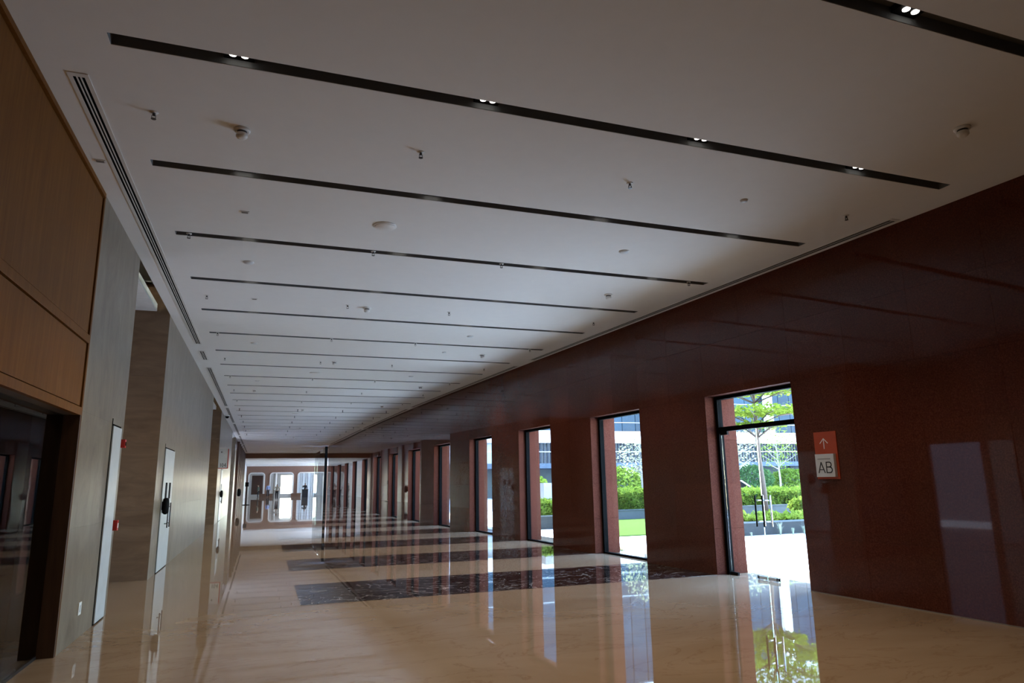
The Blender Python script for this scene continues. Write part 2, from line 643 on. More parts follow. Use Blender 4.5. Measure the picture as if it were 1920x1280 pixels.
# ------------------------------------------------------------------ left wall
wl = empty('wall_left', (0, 0, 0))
struct(wl, 'pale stone wall blocks with brown side passages between them', 'wall')
DEEP = -4.4
BLOCKS = [(8.19, 10.50), (13.95, 26.8), (32.05, 44.3)]
SC = [(0, 1.196), (1.196, 2.392), (2.392, 3.588), (3.588, H)]
for bi, (a, b) in enumerate(BLOCKS):
    MB().box(DEEP, XL - 0.03, a + (0.0 if bi == 0 else 0.03), b - 0.03, 0, 5.4).build('wall_core', 'stone_joint', wl)
    n = max(1, round((b - a) / 1.65))
    for i in range(n):
        ya, yb = a + (b - a) * i / n, a + (b - a) * (i + 1) / n
        for z0, z1 in SC:
            panel('stone_panel', wl, (XL - 0.03, ya + 0.0004, z0 + 0.0004), 0, yb - ya - 0.0008, 0.03, z1 - z0 - 0.0008, 'pale_stone')
    # brown slabs on the two faces turned into the passages
    for ys, s in ((a, 1), (b, -1)):
        if bi == 0 and s == 1:
            continue
        for z0, z1 in [(0, 1.2), (1.2, 2.4), (2.4, 3.6), (3.6, 5.4)]:
            for xa, xb in ((XL - 0.004, -3.1), (-3.1, DEEP)):
                y_a, y_b = (ys, ys + 0.03) if s > 0 else (ys - 0.03, ys)
                MB().box(xb + 0.002, xa - 0.002, y_a, y_b, z0 + 0.001, z1 - 0.001).build('brown_slab', 'brown_stone', wl)
# passage ceilings and ends
for pi, (a, b) in enumerate([(10.50, 13.95), (26.8, 32.05), (44.3, 51.5)]):
    MB().box(DEEP, -2.03, a, b, 4.84, 4.98).build('passage_soffit', 'soffit_white', wl)
    MB().box(-2.02, XL + 0.0, a, b, 5.30, 5.36).build('passage_cove', 'cove_brown', wl)
    if pi == 1:
        MB().box(DEEP - 0.1, DEEP, a, b, 0, 5.4).build('passage_end', 'brown_stone', wl)
    elif pi == 0:
        MB().box(DEEP - 0.1, DEEP, a, 11.5, 0, 5.4).build('passage_end', 'brown_stone', wl)
        MB().box(DEEP - 0.1, DEEP, 11.5, 13.3, 2.45, 5.4).build('passage_end', 'brown_stone', wl)
        MB().box(DEEP - 0.1, DEEP, 13.3, b, 0, 5.4).build('passage_end', 'brown_stone', wl)
    else:
        MB().box(DEEP - 0.1, DEEP, a, b, 3.4, 5.4).build('passage_end', 'brown_stone', wl)
        MB().box(DEEP - 0.1, DEEP, a, 45.2, 0, 3.4).build('passage_end', 'brown_stone', wl)
        MB().box(DEEP - 0.1, DEEP, 50.6, b, 0, 3.4).build('passage_end', 'brown_stone', wl)
# brown panelled stretch toward the far lobby
ys = np.arange(51.5, 78.1, 1.66)
for i in range(len(ys) - 1):
    MB().box(DEEP if i == 0 else -2.4, XL - 0.06, ys[i] + 0.004, ys[i + 1] - 0.004, 0, 4.9).build('brown_panel', 'far_red_panel' if i % 2 else 'pale_stone', wl)
    if i % 2 == 0 and i:
        MB().box(XL - 0.06, XL + 0.12, ys[i] - 0.18, ys[i] + 0.18, 0, H).build('pilaster', 'far_pilaster', wl)


def flush_door(n, y0, y1, h, label, full):
    d = empty('door_%d' % n, (XL, y0, 0))
    struct(d, label, 'door')
    L = y1 - y0
    MB().box(0.0005, 0.004, -0.035, 0.0, 0.0, h + 0.09).build('door_gap', 'black_gap', d)
    MB().box(0.0005, 0.004, L, L + 0.025, 0.0, h).build('door_gap', 'black_gap', d)
    MB().box(0.0005, 0.004, 0, L, h, h + 0.025).build('door_gap', 'black_gap', d)
    MB().box(0.0005, 0.004, 0, L, 0.0, 0.018).build('door_gap', 'black_gap', d)
    leaf = MB().box(0.0005, 0.016, 0.0, L, 0.018, h).build('door_leaf', 'door_grey', d)
    if full:
        for a in (0.36, 0.92):
            MB().box(0.016, 0.020, a, a + 0.26, 1.36, 1.68).build('vision_panel', 'insert_black', leaf)
        for a in (0.62, 0.95):
            MB().tube([(0.07, a, 0.80), (0.07, a, 1.28)], 0.013, 8).build('pull_handle', 'dark_steel', leaf, smooth=True)
            for z in (0.88, 1.20):
                MB().tube([(0.016, a, z), (0.07, a, z)], 0.009, 8).build('handle_standoff', 'dark_steel', leaf, smooth=True)
        MB().lathe([(0.02, -0.16), (0.055, -0.13), (0.06, -0.05), (0.06, 0.06), (0.05, 0.13), (0.02, 0.15)], 14, (0.085, 0.04, 1.24)).build('lock_housing', 'insert_black', leaf, smooth=True)
        MB().box(0.016, 0.085, 0.02, 0.06, 1.16, 1.32).build('lock_bracket', 'insert_black', leaf)
        MB().tube([(0.05, 0.10, 1.20), (0.05, 0.60, 1.20)], 0.010, 8).build('lock_bar', 'dark_steel', leaf, smooth=True)


flush_door(2, 9.76, 10.30, 2.36, 'narrow flush grey service door beside the wood-clad shopfront', False)
flush_door(3, 14.87, 16.36, 2.33, 'flush grey double door with pull handles and dark vision panels', True)
flush_door(4, 34.6, 36.2, 2.33, 'distant flush grey door beyond the blade sign', True)


def wall_outlet():
    o = empty('wall_socket', (XL, 8.92, 0.25))
    tag(o, 'small white wall socket low on the pale stone wall', 'socket')
    MB().box(0.0, 0.010, 0.0, 0.12, 0.0, 0.13).build('face_plate', 'white_plastic', o)
    MB().box(0.010, 0.013, 0.035, 0.085, 0.03, 0.10).build('socket_insert', 'door_grey', o)


wall_outlet()


def fire_box(z, h, label):
    o = empty('alarm_call_point', (XL, 10.40, z))
    tag(o, label, 'fire alarm', 'red fire alarm points by the service door')
    MB().box(0.0, 0.05, 0.0, 0.085, 0.0, h).build('housing', 'red_plastic', o)
    MB().box(0.05, 0.055, 0.02, 0.065, h * 0.25, h * 0.7).build('press_plate', 'white_plastic' if h > 0.12 else 'insert_black', o)


fire_box(1.05, 0.13, 'red fire alarm call point beside the service door, at hand height')
fire_box(2.12, 0.11, 'red fire alarm sounder beside the service door, above head height')


# ------------------------------------------------------------------ wood-clad shopfront
def shopfront():
    s = empty('shopfront', (XL, 2.0, 0))
    tag(s, 'oak-panelled shopfront with dark glass below timber panels', 'shopfront')
    s['kind'] = 'structure'
    Y1 = 6.19                           # local end (world 8.19)
    Y0 = -5.9
    MB().box(-0.8, -0.045, Y0, Y1, 2.34, H + 0.3).build('backing', 'dark_walnut', s)
    MB().box(-0.045, 0.0, Y0, Y1, 2.34, 2.42).build('bottom_rail', 'oak_veneer', s)
    MB().box(-0.045, 0.0, Y0, Y1 - 0.05, 3.10, 3.185).build('middle_rail', 'oak_veneer', s)
    MB().box(-0.045, 0.012, Y0, Y1 - 0.05, H - 0.05, H).build('top_rail', 'oak_veneer', s)
    MB().box(-0.045, 0.0, Y1 - 0.05, Y1, 2.42, H).build('end_stile', 'oak_veneer', s)
    for a, b in ((Y0, 0.2), (0.2, Y1 - 0.075)):
        MB().box(-0.045, -0.014, a + 0.006, b, 3.20, H - 0.062).build('timber_panel', 'oak_veneer', s)
        MB().box(-0.045, -0.014, a + 0.006, b, 2.435, 3.088).build('timber_panel', 'oak_veneer', s)
    # jamb and sill below
    MB().box(-0.60, -0.002, Y1 - 0.06, Y1, 0, 2.34).build('jamb', 'dark_walnut', s)
    MB().box(-0.012, 0.0, Y1 - 0.014, Y1, 0, 2.34).build('jamb_edge', 'oak_veneer', s)
    MB().box(-0.165, -0.15, Y0, Y1 - 0.06, 0.0, 2.34).build('glass_pane', 'shop_glass', s)
    MB().box(-0.55, -0.30, Y1 - 0.50, Y1 - 0.06, 0, 2.34).build('marble_post', 'black_marble', s)
    MB().box(-0.17, -0.145, Y0, Y1 - 0.06, 0.0, 0.03).build('floor_channel', 'dark_steel', s)
    # dim room behind the glass
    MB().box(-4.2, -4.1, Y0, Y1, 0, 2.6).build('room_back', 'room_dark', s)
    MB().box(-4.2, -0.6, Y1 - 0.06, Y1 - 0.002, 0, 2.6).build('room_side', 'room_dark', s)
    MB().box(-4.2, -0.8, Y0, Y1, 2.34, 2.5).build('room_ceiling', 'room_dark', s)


shopfront()

# ------------------------------------------------------------------ unseen wall added behind the camera to keep the near hall dark
struct(MB().box(-6.5, 9.2, -4.3, -4.0, 0, 5.2).build('wall_back', 'cream_plaster'), 'unseen plastered wall added to close the hall behind the viewer', 'wall')

# ------------------------------------------------------------------ ceiling with light slots
SLOT0, SLOTD, SLOTW, NSLOT = 5.02 - 2.057, 2.057, 0.145, 34
XS0 = -1.214
cl = MB()


def strip(ya, yb, xa0, xb_fn, z0=H, z1=H + 0.12):
    cl.prism([(xa0, ya), (xb_fn(ya), ya), (xb_fn(yb), yb), (xa0, yb)], z0, z1)


edge = lambda y: wx(y) + 0.05
prev = -4.0
for i in range(NSLOT):
    a = SLOT0 + SLOTD * i
    strip(prev, a, XL, edge)
    strip(a, a + SLOTW, XL, lambda y: XS0)
    cl.prism([(wx(a) - 0.5, a), (edge(a), a), (edge(a + SLOTW), a + SLOTW), (wx(a) - 0.5, a + SLOTW)], H, H + 0.12)
    prev = a + SLOTW
strip(prev, 75.0, XL, lambda y: max(edge(y), 5.2))
ceiling = cl.build('ceiling', 'ceiling_paint')
struct(ceiling, 'plain white plaster ceiling crossed by dark light slots', 'ceiling')
struct(MB().box(-4.7, 9.0, -4.3, 75.0, 5.42, 5.8).build('roof', 'roof_grey'), 'flat roof slab above the hall', 'roof')
MB().box(-6.3, XL - 0.0, -4.3, 8.19, 5.0, 5.42).build('roof_edge', 'roof_grey', bpy.data.objects['roof'])
for ya, yb in ((8.19, 10.5), (13.95, 26.8), (32.05, 44.3), (51.5, 75)):
    MB().box(-4.7, XL, ya, yb, 5.36, 5.42).build('roof_edge', 'roof_grey', bpy.data.objects['roof'])

lamp_d = bpy.data.lights.new('downlight_beam', 'SPOT')
lamp_d.energy = 8.0
lamp_d.spot_size = R(95)
lamp_d.spot_blend = 0.8
lamp_d.shadow_soft_size = 0.03
lamp_d.color = (1.0, 0.80, 0.58)
LAMPX = (-0.34, 1.67, 3.85, 5.85)
lens_me = MB().lathe([(0.027, 0.0), (0.027, 0.006)], 16).mesh('lens', 'lamp_lens')
ins_me = MB().box(-0.11, 0.11, -SLOTW / 2 + 0.004, SLOTW / 2 - 0.004, 0.055, 0.10).mesh('downlight', 'insert_black')
for i in range(NSLOT):
    a = SLOT0 + SLOTD * i
    xr = wx(a + SLOTW / 2) - 0.5
    s = empty('light_slot', (XS0, a + SLOTW / 2, H))
    tag(s, 'dark linear light slot across the ceiling, %s from the camera' % ordinal(i + 1), 'ceiling light', 'linear light slots in the ceiling')
    L = xr - XS0
    w = SLOTW / 2
    b = MB()
    b.box(0, L, -w, w, 0.105, 0.118)
    b.box(0, L, -w, -w + 0.004, 0.003, 0.105)
    b.box(0, L, w - 0.004, w, 0.003, 0.105)
    b.box(0, 0.004, -w, w, 0.003, 0.105)
    b.box(L - 0.004, L, -w, w, 0.003, 0.105)
    b.build('housing', 'slot_black', s)
    if i < 40:
        for lx in LAMPX:
            if i == 0:
                lx = lx + 0.32
            if lx - XS0 > L - 0.2:
                continue
            dl = copy_of(ins_me, 'downlight', s, (lx - XS0, 0, 0))
            beam = bpy.data.objects.new('downlight_beam', lamp_d)
            col.objects.link(beam)
            beam.parent = dl
            beam.location = (0, 0, -0.006)
            for dx in (-0.043, 0.043):
                copy_of(lens_me, 'lens', dl, (dx, 0.0, 0.048))


# ------------------------------------------------------------------ linear diffusers
def diffuser(ya, yb, side, label):
    o = empty('linear_diffuser', ((-1.53 if side < 0 else wx(ya) - 0.14), ya, H))
    tag(o, label, 'air vent', 'linear air diffusers along the %s edge of the ceiling' % ('stone wall' if side < 0 else 'granite wall'))
    dx = 0 if side < 0 else wx(yb) - wx(ya)
    L = yb - ya
    W = 0.075 if side < 0 else 0.07

    def bar(nm, x0, x1, z0, z1, mat, a=0.0, b=L):
        sa, sb = dx * a / L, dx * b / L
        MB().prism([(x0 + sa, a), (x1 + sa, a), (x1 + sb, b), (x0 + sb, b)], z0, z1).build(nm, mat, o)
    bar('backing', -W * 0.72, W * 0.72, -0.002, -0.0003, 'black_gap', 0.03, L - 0.03)
    e = W * (0.56 if side < 0 else 0.74)
    bw = W * (0.075 if side < 0 else 0.05)
    bar('backing', -e, e, -0.0035, -0.002, 'black_gap', 0.03, L - 0.03)
    bar('frame_bar', -W, -e, -0.007, -0.0002, 'vent_white')
    bar('frame_bar', e, W, -0.007, -0.0002, 'vent_white')
    bar('frame_end', -e, e, -0.007, -0.0002, 'vent_white', 0, 0.05)
    bar('frame_end', -e, e, -0.007, -0.0002, 'vent_white', L - 0.05, L)
    for c in (-0.185, 0.185):
        bar('blade', W * c - bw, W * c + bw, -0.007, -0.002, 'vent_white', 0.05, L - 0.05)


for i, (a, b) in enumerate([(5.64, 16.75), (17.6, 18.9), (20.1, 30.0), (30.7, 38.0), (38.7, 47.5), (48.2, 58.0), (58.7, 72)]):
    diffuser(a, b, -1, '%s linear air diffuser along the ceiling edge above the stone wall' % ordinal(i + 1))
for i, (a, b) in enumerate([(6.0, 16.8), (17.8, 29.0), (29.8, 41.0), (41.8, 58)]):
    diffuser(a, b, 1, '%s linear air diffuser along the ceiling edge above the granite wall' % ordinal(i + 1))


# ------------------------------------------------------------------ small ceiling fittings
def near_slot(y):
    return int(np.clip(round((y - SLOT0) / SLOTD), 0, NSLOT - 1)) + 1


def between(y):
    k = int(math.floor((y - SLOT0) / SLOTD)) + 1
    return ('between the %s and %s light slots' % (ordinal(k), ordinal(k + 1))) if k >= 1 else 'nearer than the first light slot'


spr_flange = MB().lathe([(0.006, -0.012), (0.036, -0.008), (0.042, 0.0)], 16).mesh('flange', 'white_plastic', True)
spr_body = MB().lathe([(0.012, -0.045), (0.016, -0.035), (0.014, -0.008)], 10).box(-0.02, -0.015, -0.006, 0.006, -0.08, -0.04).box(0.015, 0.02, -0.006, 0.006, -0.08, -0.04).mesh('yoke', 'dark_steel')
spr_plate = MB().lathe([(0.024, -0.088), (0.026, -0.084), (0.010, -0.080)], 12).mesh('deflector', 'dark_steel')
for r in range(14):
    y = 6.1 + 3.09 * r
    xs = [-1.05, 1.30, 3.63 if r % 2 == 0 and r < 2 else 3.2, wx(y) - 0.85]
    for q, x in enumerate(xs):
        o = empty('sprinkler', (x, y, H))
        tag(o, 'small pendant sprinkler %s, %s from the stone wall' % (between(y), ordinal(q + 1)), 'sprinkler', 'ceiling sprinklers')
        if r < 8:
            o.scale = (0.85, 0.85, 0.72)
            copy_of(spr_flange, 'flange', o, (0, 0, 0))
            copy_of(spr_body, 'yoke', o, (0, 0, 0))
            copy_of(spr_plate, 'deflector', o, (0, 0, 0))
        else:
            bpy.data.objects.remove(o)
            o = bpy.data.objects.new('sprinkler', bpy.data.meshes.get('sprinkler_small') or MB().lathe([(0.024, -0.088), (0.012, -0.06), (0.014, -0.01), (0.042, 0.0)], 8).mesh('sprinkler_small', 'dark_steel'))
            col.objects.link(o)
            o.location = (x, y, H)
            tag(o, 'small pendant sprinkler %s, %s from the stone wall' % (between(y), ordinal(q + 1)), 'sprinkler', 'ceiling sprinklers')

sm_base = MB().lathe([(0.060, -0.022), (0.070, -0.018), (0.072, 0.0)], 24).mesh('base', 'white_plastic', True)
sm_body = MB().lathe([(0.016, -0.088), (0.040, -0.084), (0.052, -0.068), (0.050, -0.040)], 24).mesh('chamber', 'white_plastic', True)
sm_gap = MB().lathe([(0.044, -0.041), (0.046, -0.021)], 20).mesh('vent_ring', 'dark_steel', True)
for x, y in [(-0.34, 6.18), (6.02, 4.06), (1.66, 12.38), (5.56, 10.27), (5.16, 16.39), (1.65, 18.37), (4.9, 22.6), (-0.4, 24.7), (4.6, 28.8), (1.5, 30.8), (1.9, 40.9), (1.9, 49.2)]:
    o = empty('smoke_detector', (x, y, H))
    tag(o, 'white smoke detector %s%s' % (between(y), ', close to the stone wall' if x < 0 else (', toward the granite wall' if x > 3.5 else ', mid-span')), 'smoke detector', 'ceiling smoke detectors')
    copy_of(sm_base, 'base', o, (0, 0, 0))
    copy_of(sm_body, 'chamber', o, (0, 0, 0))
    copy_of(sm_gap, 'vent_ring', o, (0, 0, 0))

for x, y, rr, what in [(1.29, 8.17, 0.145, 'large white round ceiling speaker'), (1.28, 20.35, 0.145, 'large white round ceiling speaker'), (1.28, 32.6, 0.145, 'large white round ceiling speaker'),
                       (4.69, 8.14, 0.075, 'small pale round ceiling cover'), (-0.35, 10.19, 0.075, 'small pale round ceiling cover'), (4.21, 14.28, 0.075, 'small pale round ceiling cover'),
                       (-0.33, 16.32, 0.075, 'small pale round ceiling cover'), (4.12, 20.4, 0.075, 'small pale round ceiling cover'), (-0.3, 22.4, 0.075, 'small pale round ceiling cover'),
                       (4.12, 16.29, 0.05, 'tiny pale round ceiling cover'), (5.15, 6.1, 0.045, 'tiny pale round ceiling cover')]:
    o = empty('ceiling_speaker' if rr > 0.1 else 'ceiling_cover', (x, y, H))
    side = 'near the stone wall' if x < 0 else ('toward the granite wall' if x > 3 else 'mid-span')
    tag(o, '%s %s, %s' % (what, between(y), side), 'speaker' if rr > 0.1 else 'cover plate', 'round ceiling covers')
    MB().lathe([(rr * 0.90, -0.014), (rr, -0.010), (rr, 0.0)], 32).build('rim', 'white_plastic', o, smooth=True)
    MB().lathe([(rr * 0.82, -0.019), (rr * 0.86, -0.0145)], 32).build('grille', 'sign_grey' if rr < 0.1 else 'white_plastic', o, smooth=True)

for x, y, rot in [(-0.36, 8.22, 0.0), (-1.68, 7.26, 0.0), (-0.29, 12.29, 0)]:
    o = empty('ceiling_sensor', (x, y, H))
    tag(o, 'small flat ceiling sensor plate %s%s' % (between(y), ', beside the shopfront panels' if x < -1.5 else ', near the stone wall'), 'sensor')
    MB().box(-0.05, 0.05, -0.03, 0.03, -0.008, 0).build('plate', 'vent_white', o)
    MB().box(-0.035, 0.035, -0.018, 0.018, -0.013, -0.008).build('cover', 'stone_joint', o)

o = empty('dome_camera', (-1.66, 33.97, H))
tag(o, 'dark dome security camera on the ceiling beside the brown passage', 'camera')
MB().lathe([(0.10, -0.05), (0.11, -0.04), (0.11, 0.0)], 20).build('mount', 'white_plastic', o, smooth=True)
MB().lathe([(0.01, -0.15), (0.05, -0.135), (0.08, -0.10), (0.09, -0.05)], 20).build('dome', 'insert_black', o, smooth=True)


# ------------------------------------------------------------------ signs
def stroke(b, pts, w, put, closed=False):
    """flat strokes drawn in sign space (u right, v up), lifted by put(u, v, d)"""
    n = len(pts)
    for i in range(n if closed else n - 1):
        a, c = Vector(pts[i]), Vector(pts[(i + 1) % n])
        d = (c - a).normalized()
        q = Vector((-d.y, d.x)) * w / 2
        e = d * w * 0.35
        cs = [a - e - q, c + e - q, c + e + q, a - e + q]
        vs = [put(p.x, p.y, 0.0) for p in cs] + [put(p.x, p.y, 0.0025) for p in cs]
        b.add(vs, [(3, 2, 1, 0), (4, 5, 6, 7), (0, 1, 5, 4), (1, 2, 6, 5), (2, 3, 7, 6), (3, 0, 4, 7)])


def arc(cx, cy, rx, ry, a0, a1, n=8):
    return [(cx + rx * math.cos(R(a0 + (a1 - a0) * i / n)), cy + ry * math.sin(R(a0 + (a1 - a0) * i / n))) for i in range(n + 1)]


def wall_sign():
    Y = 7.78
    o = empty('direction_sign', (wx(Y), Y, 1.555))
    tag(o, 'orange wall sign with white arrow above a grey AB tile', 'sign')
    sl = (wx(Y - 0.38) - wx(Y)) / 0.38       # x change per unit of u (u runs toward the viewer, -Y)

    def slab(nm, u0, u1, v0, v1, d0, d1, mat):
        b = MB().prism([(u0 * sl - d0, -u0), (u1 * sl - d0, -u1), (u1 * sl - d1, -u1), (u0 * sl - d1, -u0)], v0, v1)
        return b.build(nm, mat, o)

    slab('orange_plate', 0.0, 0.38, 0.0, 0.655, 0.0, 0.012, 'orange_sign')
    tile = slab('letter_tile', 0.03, 0.345, 0.03, 0.345, 0.012, 0.055, 'sign_grey')

    def put_on(d0):
        return lambda u, v, d: (u * sl - d0 - d, -u, v)
    b = MB()
    stroke(b, [(0.165, 0.42), (0.165, 0.56)], 0.011, put_on(0.012))
    stroke(b, [(0.10, 0.495), (0.165, 0.56), (0.23, 0.495)], 0.011, put_on(0.012))
    b.build('arrow', 'arrow_white', o)
    # A and B, thin sans strokes
    f = put_on(0.055)
    b = MB()
    A0, A1 = 0.088, 0.230
    stroke(b, [(0.075, A0), (0.125, A1), (0.180, A0)], 0.014, f)
    stroke(b, [(0.095, A0 + 0.042), (0.160, A0 + 0.042)], 0.012, f)
    b.build('letter_a', 'sign_ink', tile)
    b = MB()
    stroke(b, [(0.212, A0), (0.212, A1), (0.262, A1)] + arc(0.262, A1 - 0.033, 0.032, 0.033, 90, -90) + [(0.212, A1 - 0.066)], 0.014, f)
    stroke(b, [(0.262, A1 - 0.066)] + arc(0.266, A0 + 0.038, 0.038, 0.038, 90, -90) + [(0.212, A0)], 0.014, f)
    b.build('letter_b', 'sign_ink', tile)
    b = MB()
    for i in range(11):
        u = 0.075 + i * 0.0195
        stroke(b, [(u, 0.277), (u + 0.012, 0.277)], 0.013, f)
    b.build('small_print', 'sign_small_ink', tile)


wall_sign()


def blade_sign():
    o = empty('blade_sign', (XL, 32.15, 2.32))
    tag(o, 'white blade sign edged in red beside the second brown passage', 'sign')
    MB().box(0, 0.36, -0.025, 0.025, 0.03, 0.86).build('panel', 'sign_grey', o)
    MB().box(0.36, 0.395, -0.03, 0.03, 0, 0.84).build('red_edge', 'sign_red', o)
    MB().box(0.0, 0.36, -0.03, 0.03, 0.0, 0.03).build('red_edge', 'sign_red', o)
    f = lambda u, v, d: (u, -0.025 - d, v)
    b = MB()
    stroke(b, [(0.095, 0.08), (0.095, 0.22)], 0.02, f)
    b.build('digit', 'sign_ink', o)
    b = MB()
    stroke(b, arc(0.175, 0.15, 0.03, 0.07, 0, 360, 12), 0.018, f)
    b.build('digit', 'sign_ink', o)
    b = MB()
    stroke(b, [(0.295, 0.08), (0.295, 0.22), (0.235, 0.12), (0.315, 0.12)], 0.018, f)
    b.build('digit', 'sign_ink', o)
    b = MB()
    stroke(b, [(0.15, 0.70), (0.09, 0.70)], 0.018, f)
    stroke(b, [(0.115, 0.73), (0.09, 0.70), (0.115, 0.67)], 0.018, f)
    b.build('arrow', 'sign_ink', o)


blade_sign()

# ------------------------------------------------------------------ far lobby
FW = 100.0
struct(MB().box(-4.2, 14.0, 75.0, 75.4, 4.30, 5.4).build('trim_1', 'bulkhead_brown'), 'brown bulkhead across the far end of the ceiling', 'bulkhead')
struct(MB().box(-4.2, 14.0, 75.4, 108.0, 4.30, 4.6).build('ceiling_lobby', 'ceiling_paint'), 'lower white ceiling of the far lobby', 'ceiling')
MB().box(-4.2, 14.0, 96.0, 96.5, 4.02, 4.30).build('cove_band', 'warm_white', bpy.data.objects['ceiling_lobby'])
struct(MB().box(-4.2, -2.0, 78.0, 108, 0, 5.4).build('wall_lobby_left', 'cream_plaster'), 'cream wall on the stone-wall side of the far lobby', 'wall')
struct(MB().box(5.6, 14.0, 60.0, 75.0, H, 5.2).build('ceiling_side', 'ceiling_paint'), 'ceiling of the side area behind the glass screen', 'ceiling')
struct(MB().box(6.2, 14.0, 60.6, 61.2, 0, 5.2).build('wall_side', 'red_granite_flamed'), 'red granite return wall beyond the last window', 'wall')


struct(MB().box(14.0, 14.3, 60.6, 82.0, 0, 5.2).box(14.0, 14.3, 82.0, 104.5, 3.4, 5.2).box(14.0, 14.3, 104.5, 108.3, 0, 5.2).build('wall_lobby_right', 'cream_plaster'), 'cream side wall of the far lobby behind the glass screen', 'wall')  # long opening added so that daylight brightens the lobby


def arches():
    w = empty('wall_far', (0, FW, 0))
    struct(w, 'cream far wall with rounded arch openings', 'wall')
    ops = [(-1.75, 0.40), (1.0, 4.12), (4.60, 8.4), (9.2, 13.0)]
    top, r, t = 3.28, 0.45, 0.5
    MB().box(-4.2, 14.0, 0, t, top, 4.30).build('wall_head', 'bulkhead_brown', w)
    xs = [-4.2] + [v for o in ops for v in o] + [14.0]
    for i in range(0, len(xs), 2):
        MB().box(xs[i], xs[i + 1], 0, t, 0, top).build('pier', 'bulkhead_brown', w)
    for a, b in ops:
        for cx, s in ((a, 1), (b, -1)):
            pts = [(cx, top)] + [(cx + s * (r - r * math.sin(R(q))), top - (r - r * math.cos(R(q)))) for q in range(0, 91, 15)]
            n = len(pts)
            vs = [(x, 0, z) for x, z in pts] + [(x, t, z) for x, z in pts]
            fs = [tuple(range(n)), tuple(range(2 * n - 1, n - 1, -1))] + [(i, (i + 1) % n, n + (i + 1) % n, n + i) for i in range(n)]
            MB().add(vs, fs).build('arch_corner', 'bulkhead_brown', w)
        # pale rim round each opening
        rim = [(a, 0.0)] + [(a + r - r * math.cos(R(q)), top - r + r * math.sin(R(q))) for q in range(0, 91, 15)]
        rim += [(b - r + r * math.sin(R(q)), top - r + r * math.cos(R(q))) for q in range(0, 91, 15)] + [(b, 0.0)]
        m = MB()
        for (xa, za), (xb, zb) in zip(rim[:-1], rim[1:]):
            d = Vector((xb - xa, zb - za)).normalized()
            nrm = Vector((d.y, -d.x)) * 0.14
            cs = [(xa, za), (xb, zb), (xb + nrm.x, zb + nrm.y), (xa + nrm.x, za + nrm.y)]
            m.add([(x, -0.12, z) for x, z in cs] + [(x, 0.55, z) for x, z in cs], [(0, 1, 2, 3), (7, 6, 5, 4), (0, 4, 5, 1), (1, 5, 6, 2), (2, 6, 7, 3), (3, 7, 4, 0)])
        m.build('arch_rim', 'warm_white', w)
    # room behind the arches
    MB().box(-4.2, 2.62, 6.0, 6.3, 0, 4.3).build('back_wall', 'cream_plaster', w)
    MB().box(2.62, 4.15, 6.0, 6.3, 2.95, 4.3).build('back_wall', 'cream_plaster', w)
    MB().box(2.62, 4.15, 6.0, 6.3, 0.0, 0.35).build('back_wall', 'cream_plaster', w)
    MB().box(4.15, 4.35, 5.9, 6.3, 0.0, 4.3).build('back_wall', 'frame_black', w)
    MB().box(4.35, 4.7, 6.0, 6.3, 0, 4.3).build('back_wall', 'cream_plaster', w)
    MB().box(8.6, 14.0, 6.0, 6.3, 0, 4.3).build('back_wall', 'cream_plaster', w)
    MB().box(4.7, 8.6, 6.0, 6.3, 0.0, 4.3).build('back_wall', 'curtain', w)
    MB().box(2.62, 4.15, 6.1, 6.14, 1.75, 1.80).build('window_bar', 'warm_white', w)
    MB().box(-1.3, 0.15, 1.6, 1.9, 0.35, 2.9).build('niche_back', 'niche_wood_dark', w)
    for i in range(16):
        x = 4.75 + i * 0.24
        m = MB()
        m.tube([(x, 3.0, 0.02), (x, 3.0, 3.6)], 0.125, 8)
        if i % 3 != 1:
            m.build('curtain_fold', 'curtain', w)
    MB().lathe([(0.22, 0.0), (0.22, 3.9)], 16, (1.75, 3.0, 0)).build('column', 'warm_white', w, smooth=True)


arches()
for x0, x1, nm in ((-0.3, 1.5, 'dark bench against the far wall behind the person in blue'), (3.75, 5.1, 'brown bench against the far wall in front of the bright arch')):
    o = empty('bench', (x0, 98.6, 0))
    tag(o, nm, 'bench')
    MB().box(0, x1 - x0, 0, 0.7, 0.36, 0.46).build('seat', 'bench_wood', o)
    MB().box(0.05, x1 - x0 - 0.05, 0.05, 0.65, 0.0, 0.36).build('base', 'bench_wood', o)


def glass_screen():
    o = empty('glass_screen', (5.12, 61.4, 0))
    tag(o, 'tall frameless glass screen with black end post beyond the last window', 'glass screen')
    o['kind'] = 'structure'
    MB().box(-0.10, 0.10, -0.05, 0.30, 0, H).build('end_post', 'frame_black', o)
    for i in range(4):
        MB().box(-0.01, 0.01, 0.30 + i * 3.3, 0.30 + (i + 1) * 3.3 - 0.02, 0.0, H - 0.35 if i else H - 0.02).build('pane', 'clear_glass', o)
        MB().box(-0.011, 0.011, 0.30 + (i + 1) * 3.3 - 0.02, 0.30 + (i + 1) * 3.3, 0.0, H - 0.35).build('pane_edge', 'edge_glass', o)


glass_screen()

